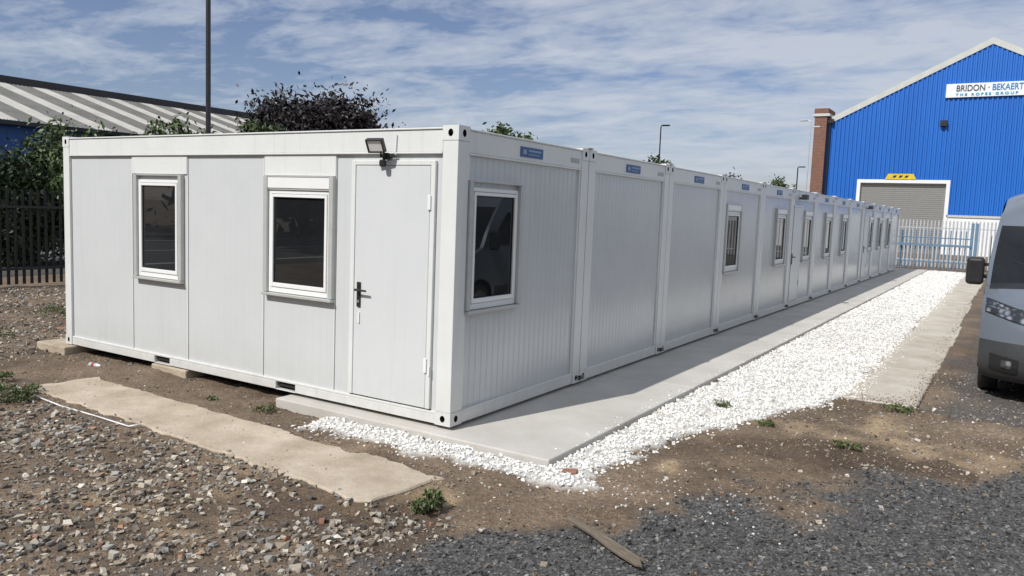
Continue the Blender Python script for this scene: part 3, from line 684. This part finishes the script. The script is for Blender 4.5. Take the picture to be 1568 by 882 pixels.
# ------------------------------------------------------------ poles and lamps
E=empty('lighting_column',(-9.9,5.0,-.1));b=MB();b.tube((0,0,-.1),(0,0,1.2),.075,.075,M['black'],12);b.tube((0,0,1.2),(.0,0,9),.052,.044,M['black'],12);b.box(-.2,.2,-.35,.1,8.95,9.05,M['black']);b.build('column',E)
def lamp(x,y,h,arm,r=.05,m=None,two=False):
    m=m or M['steel'];E=empty('street_lamp',(x,y,-.1));b=MB();b.tube((0,0,-.1),(0,0,1.3),r*1.5,r*1.4,m,10);b.tube((0,0,1.3),(0,0,h),r,r*.7,m,10)
    b.tube((0,0,h),(arm*.5,0,h+.1),r*.6,r*.6,m,8);b.build('column',E)
    b=MB();s=1 if arm>0 else -1;b.box(arm*.5,arm*.5+s*.45,-.1,.1,h+.03,h+.11,m)
    if two: b.box(-arm*.5,-arm*.5-s*.4,-.1,.1,h-.4,h-.3,m)
    b.build('lamp_head',E,bevel=.03)
lamp(-13.3,37.7,7.05,.15,.05,M['black']);lamp(-9.9,57.0,6.0,.2,.06,M['black']);lamp(-7.2,47.5,8.3,-.4,.055,M['fgrey'],True)

# ------------------------------------------------------------ van
VX,VY,VZ=4.80,5.0,-.1;HW=1.02
E=empty('parked_van',(VX,VY,VZ))
vp=mat('van_paint',(.20,.23,.27),(.19,.22,.26),.5,.28,metal=.45,coat=.8)
pl=mat('grey_bumper_plastic',(.045,.047,.05),(.035,.037,.04),20,.55,bump=.1)
prof=[(.16,.24),(.06,.30),(.01,.42),(.0,.56),(.03,.70),(.05,.82),(.08,.94),(.13,1.06),(.22,1.17),(.38,1.25),(.58,1.31),(.80,1.37),(1.02,1.57),(1.24,1.77),(1.46,1.96),(1.56,2.04),(1.72,2.18),(1.95,2.33),(2.3,2.46),(2.8,2.53),(4.2,2.54),(5.7,2.52),(5.92,2.44),(5.98,2.2),(5.99,1.2),(5.99,.5),(5.95,.32)]
def hw(z):
    return HW-(0 if z<1.25 else .15*((z-1.25)/1.28)**1.6)-(.03 if z<.35 else 0)
def surf(u,s,z):
    fr=max(0,1-s/1.9)
    k=.40 if z<1.25 else .40-.16*min(1,(z-1.25)/.6)
    sh=k*abs(u)**3.2*min(1,fr*1.3)
    w=hw(z)
    zz=z-(.10*abs(u)**6 if z>2.3 else 0)-(.06*abs(u)**3 if 1.1<z<1.4 and s<1.0 else 0)
    return (u*w,s+sh,zz)
US=[-1,-.985,-.955,-.90,-.80,-.6,-.4,-.2,0,.2,.4,.6,.80,.90,.955,.985,1]
b=MB()
for i in range(len(prof)-1):
    for j in range(len(US)-1):
        (s0,z0),(s1,z1)=prof[i],prof[i+1];u0,u1=US[j],US[j+1];uc=abs(u0+u1)/2
        m_=vp
        if z1<=.71 and s0<1: m_=pl
        if 11<=i<=14 and uc<.93: m_=M['vglass']
        if i==10 and uc<.93: m_=M['black']
        b.poly([surf(u0,s0,z0),surf(u1,s0,z0),surf(u1,s1,z1),surf(u0,s1,z1)],m_)
o=b.build('body',E,smooth=True)
bm=bmesh.new();bm.from_mesh(o.data);bmesh.ops.remove_doubles(bm,verts=bm.verts,dist=.0005);bmesh.ops.recalc_face_normals(bm,faces=bm.faces)
for e in bm.edges:
    if len(e.link_faces)==2 and (e.calc_face_angle(0)>.6 or e.link_faces[0].material_index!=e.link_faces[1].material_index): e.smooth=False
bm.to_mesh(o.data);bm.free()
for sg in (-1,1):
    b=MB()
    tops=[surf(sg,s,z) for s,z in prof if z>.24]
    tp=sorted([(t[1],t[2]) for t in tops if t[2]>.6 and t[1]<5.97])
    def ztop(yy):
        for (a_,za),(c_,zc) in zip(tp,tp[1:]):
            if a_<=yy<=c_: return za+(zc-za)*(yy-a_)/max(1e-6,c_-a_)
        return tp[-1][1] if yy>tp[-1][0] else tp[0][1]
    def zlow(yy):
        for wc in (1.02,4.75):
            d_=abs(yy-wc)
            if d_<.43: return .34+math.sqrt(.43**2-d_**2)
        return .30
    ys_=sorted(set([round(t[1],3) for t in tops]+[round(float(v),3) for v in np.linspace(.55,5.9,60)]))
    ys_=[v for v in ys_ if tp[0][0]<=v<=5.99]
    for a_,c_ in zip(ys_,ys_[1:]):
        lv=[0,.15,.3,.5,.7,.85,1]
        for l0,l1 in zip(lv,lv[1:]):
            P=[]
            for yy,l in ((a_,l0),(c_,l0),(c_,l1),(a_,l1)):
                zl,zt_=zlow(yy),max(ztop(yy),zlow(yy)+.01);z=zl+(zt_-zl)*l;P.append((sg*hw(z),yy,z))
            b.poly(P,vp)
    o=b.build('side',E,smooth=True)
    b=MB()
    b.box(sg*.55,sg*.90,.6,1.46,.3,.78,M['dark']);b.box(sg*.55,sg*.90,4.3,5.2,.3,.78,M['dark'])
    b.poly([(sg*(hw(z)+.006),yy,z) for yy,z in [(1.38,1.36),(2.2,1.36),(2.2,1.96),(1.92,1.96),(1.55,1.62)]],M['vglass'])
    b.box(sg*(HW-.01),sg*(HW+.018),1.5,4.25,.42,.62,pl)
    b.box(sg*(HW-.005),sg*(HW+.004),2.3,2.31,.4,1.9,M['dark']);b.box(sg*(HW-.01),sg*(HW+.03),2.08,2.24,1.1,1.15,pl)
    b.build('side_trim',E)
    for wy in (1.02,4.75):
        b=MB();cx=sg*.90
        b.lathe_x(cx,wy,.345,[(-sg*.11,.2),(-sg*.11,.31),(-sg*.09,.345),(sg*.07,.345),(sg*.10,.325),(sg*.11,.24)],M['rubber'])
        b.lathe_x(cx,wy,.345,[(sg*.11,.24),(sg*.085,.23),(sg*.06,.15),(sg*.09,.07),(sg*.09,0.001)],M['steel'])
        b.build('wheel',E,smooth=True)
    b=MB();b.box(sg*.96,sg*1.10,1.26,1.33,1.36,1.41,M['black']);b.box(sg*.96,sg*1.10,1.26,1.33,1.52,1.56,M['black']);b.build('mirror_arm',E,bevel=.01)
    b=MB();b.box(sg*1.05,sg*1.25,1.17,1.29,1.28,1.63,M['black']);o=b.build('mirror',E,bevel=.045,seg=3)
def patch(name,Q,m,off=.008,nu=8,nv=5,parent=E):
    def sp_(z):
        for (s0,z0),(s1,z1) in zip(prof,prof[1:]):
            if z0<=z<=z1: return s0+(s1-s0)*(z-z0)/(z1-z0)
        return 0
    b=MB();g_=[]
    for j in range(nv+1):
        row=[]
        for i in range(nu+1):
            s,t=i/nu,j/nv
            u=(Q[0][0]*(1-s)+Q[1][0]*s)*(1-t)+(Q[3][0]*(1-s)+Q[2][0]*s)*t
            z=(Q[0][1]*(1-s)+Q[1][1]*s)*(1-t)+(Q[3][1]*(1-s)+Q[2][1]*s)*t
            p=surf(u,sp_(z),z);row.append((p[0]*(1+off*.8),p[1]-off,p[2]))
        g_.append(row)
    for j in range(nv):
        for i in range(nu): b.poly([g_[j][i],g_[j][i+1],g_[j+1][i+1],g_[j+1][i]],m)
    return b.build(name,parent,smooth=True)
hl=bpy.data.materials.new('headlight_lens');nt,b_=nodes(hl)
tcl=N(nt,'ShaderNodeTexCoord');vl=N(nt,'ShaderNodeTexVoronoi');vl.inputs['Scale'].default_value=12;nt.links.new(tcl.outputs['Object'],vl.inputs['Vector'])
rl=N(nt,'ShaderNodeValToRGB');rl.color_ramp.elements[0].color=(.60,.63,.66,1);rl.color_ramp.elements[1].color=(.05,.055,.06,1);rl.color_ramp.elements[1].position=.55
nt.links.new(vl.outputs['Distance'],rl.inputs[0]);nt.links.new(rl.outputs[0],b_.inputs['Base Color']);b_.inputs['Roughness'].default_value=.06;b_.inputs['Metallic'].default_value=.5;b_.inputs['Coat Weight'].default_value=1
for sg in (-1,1):
    patch('headlight',[(sg*.55,.92),(sg*.95,1.03),(sg*.955,1.20),(sg*.62,1.07)],hl,.012)
    patch('headlight_bezel',[(sg*.53,.905),(sg*.965,1.015),(sg*.965,1.225),(sg*.60,1.09)],M['black'],.006)
    patch('bumper_recess',[(sg*.60,.36),(sg*.88,.38),(sg*.88,.56),(sg*.60,.52)],M['dark'],.006)
    patch('fog_lamp',[(sg*.66,.41),(sg*.76,.41),(sg*.76,.50),(sg*.66,.50)],hl,.012)
patch('grille',[(-.5,.86),(.5,.86),(.42,1.02),(-.42,1.02)],M['black'],.010)
patch('lower_grille',[(-.52,.34),(.52,.34),(.52,.55),(-.52,.55)],M['dark'],.008)
patch('number_plate',[(-.26,.60),(.26,.60),(.26,.70),(-.26,.70)],M['white'],.02)
b=MB();b.box(-.95,.95,.5,5.9,.22,.34,M['dark']);b.build('underbody',E)
b=MB();b.tube((-.1,.86,1.44),(-.75,1.12,1.60),.010,.007,M['black'],6);b.tube((.5,.86,1.44),(-.05,1.03,1.60),.010,.007,M['black'],6);b.build('wipers',E)

# ------------------------------------------------------------ light and sky
d=Vector((.67,2.45,-2.62)).normalized()
sl=bpy.data.lights.new('sun','SUN');sl.energy=4.4;sl.angle=math.radians(.5);sl.color=(1,.965,.91)
so=bpy.data.objects.new('sun',sl);link(so);so.rotation_euler=d.to_track_quat('-Z','Y').to_euler();so.location=(-10,-30,30)
Wd=bpy.data.worlds.new('World');S.world=Wd;Wd.use_nodes=True;nt=Wd.node_tree;bg=nt.nodes['Background']
sk=N(nt,'ShaderNodeTexSky',sky_type='NISHITA',sun_disc=False);sk.sun_elevation=math.asin(-d.z);sk.sun_rotation=math.atan2(-d.x,-d.y)%(2*math.pi)
sk.air_density=1.0;sk.dust_density=.7;sk.ozone_density=3.0
tc=N(nt,'ShaderNodeTexCoord');sp=N(nt,'ShaderNodeSeparateXYZ');nt.links.new(tc.outputs['Generated'],sp.inputs[0])
def ma(op,a_,b2=None):
    n=N(nt,'ShaderNodeMath',operation=op)
    for k,s in enumerate((a_,b2)):
        if s is None: continue
        if isinstance(s,(int,float)): n.inputs[k].default_value=s
        else: nt.links.new(s,n.inputs[k])
    return n.outputs[0]
zz=ma('ADD',ma('MAXIMUM',sp.outputs[2],0.0),.10)
cb=N(nt,'ShaderNodeCombineXYZ');nt.links.new(ma('DIVIDE',sp.outputs[0],zz),cb.inputs[0]);nt.links.new(ma('DIVIDE',sp.outputs[1],zz),cb.inputs[1])
def cloudnoise(scale,det,rough,dist,sc,loc,rot=.5):
    mp=N(nt,'ShaderNodeMapping');mp.inputs['Rotation'].default_value=(0,0,rot);mp.inputs['Scale'].default_value=sc;mp.inputs['Location'].default_value=loc;nt.links.new(cb.outputs[0],mp.inputs[0])
    na=N(nt,'ShaderNodeTexNoise');na.inputs['Scale'].default_value=scale;na.inputs['Detail'].default_value=det;na.inputs['Roughness'].default_value=rough;na.inputs['Distortion'].default_value=dist;nt.links.new(mp.outputs[0],na.inputs['Vector']);return na.outputs['Fac']
na=cloudnoise(1.5,12,.62,.4,(1,1.4,1),(3.1,1.7,0))
nb=cloudnoise(.45,3,.5,0,(1,1.5,1),(3.1,1.7,0))
nc=cloudnoise(5.5,6,.6,.5,(1,1.8,1),(1.1,4.7,0),.9)
bank=ma('MULTIPLY',ma('ADD',sp.outputs[0],.85),.26)
cov=ma('ADD',ma('ADD',ma('ADD',ma('MULTIPLY',na,.95),ma('MULTIPLY',nb,.5)),ma('MULTIPLY',nc,.32)),bank)
r=N(nt,'ShaderNodeValToRGB');e=r.color_ramp.elements;e[0].position=.845;e[0].color=(.03,.03,.03,1);e[1].position=1.14;e[1].color=(.85,.85,.85,1)
q=e.new(.97);q.color=(.42,.42,.42,1)
# ramp domain is 0-1, so scale the coverage into it
e[0].position=.70;q.position=.80;e[2].position=.95
nt.links.new(ma('MULTIPLY',cov,.84),r.inputs[0])
tint=N(nt,'ShaderNodeMix',data_type='RGBA',blend_type='MULTIPLY');tint.inputs[0].default_value=1;nt.links.new(sk.outputs[0],tint.inputs[6]);tint.inputs[7].default_value=(.96,.90,1.0,1)
mx=N(nt,'ShaderNodeMix',data_type='RGBA');nt.links.new(r.outputs[0],mx.inputs[0]);nt.links.new(tint.outputs[2],mx.inputs[6]);mx.inputs[7].default_value=(6.6,7.1,8.0,1)
nt.links.new(mx.outputs[2],bg.inputs[0]);bg.inputs[1].default_value=.088

# ------------------------------------------------------------ camera
yaw,pit,rol,fp=.55668,.09785,.03821,1210.39
f=Vector((-math.sin(yaw)*math.cos(pit),math.cos(yaw)*math.cos(pit),-math.sin(pit)));r=Vector((math.cos(yaw),math.sin(yaw),0));u=r.cross(f)
r2=r*math.cos(rol)+u*math.sin(rol);u2=-r*math.sin(rol)+u*math.cos(rol)
cam=bpy.data.cameras.new('camera');cam.sensor_width=36;cam.lens=36*fp/1568;cam.clip_end=5000;cam.clip_start=.05
co=bpy.data.objects.new('camera',cam);link(co)
m=Matrix((r2,u2,-f)).transposed().to_4x4();m.translation=Vector((3.96892,-5.44069,1.89367));co.matrix_world=m
S.camera=co
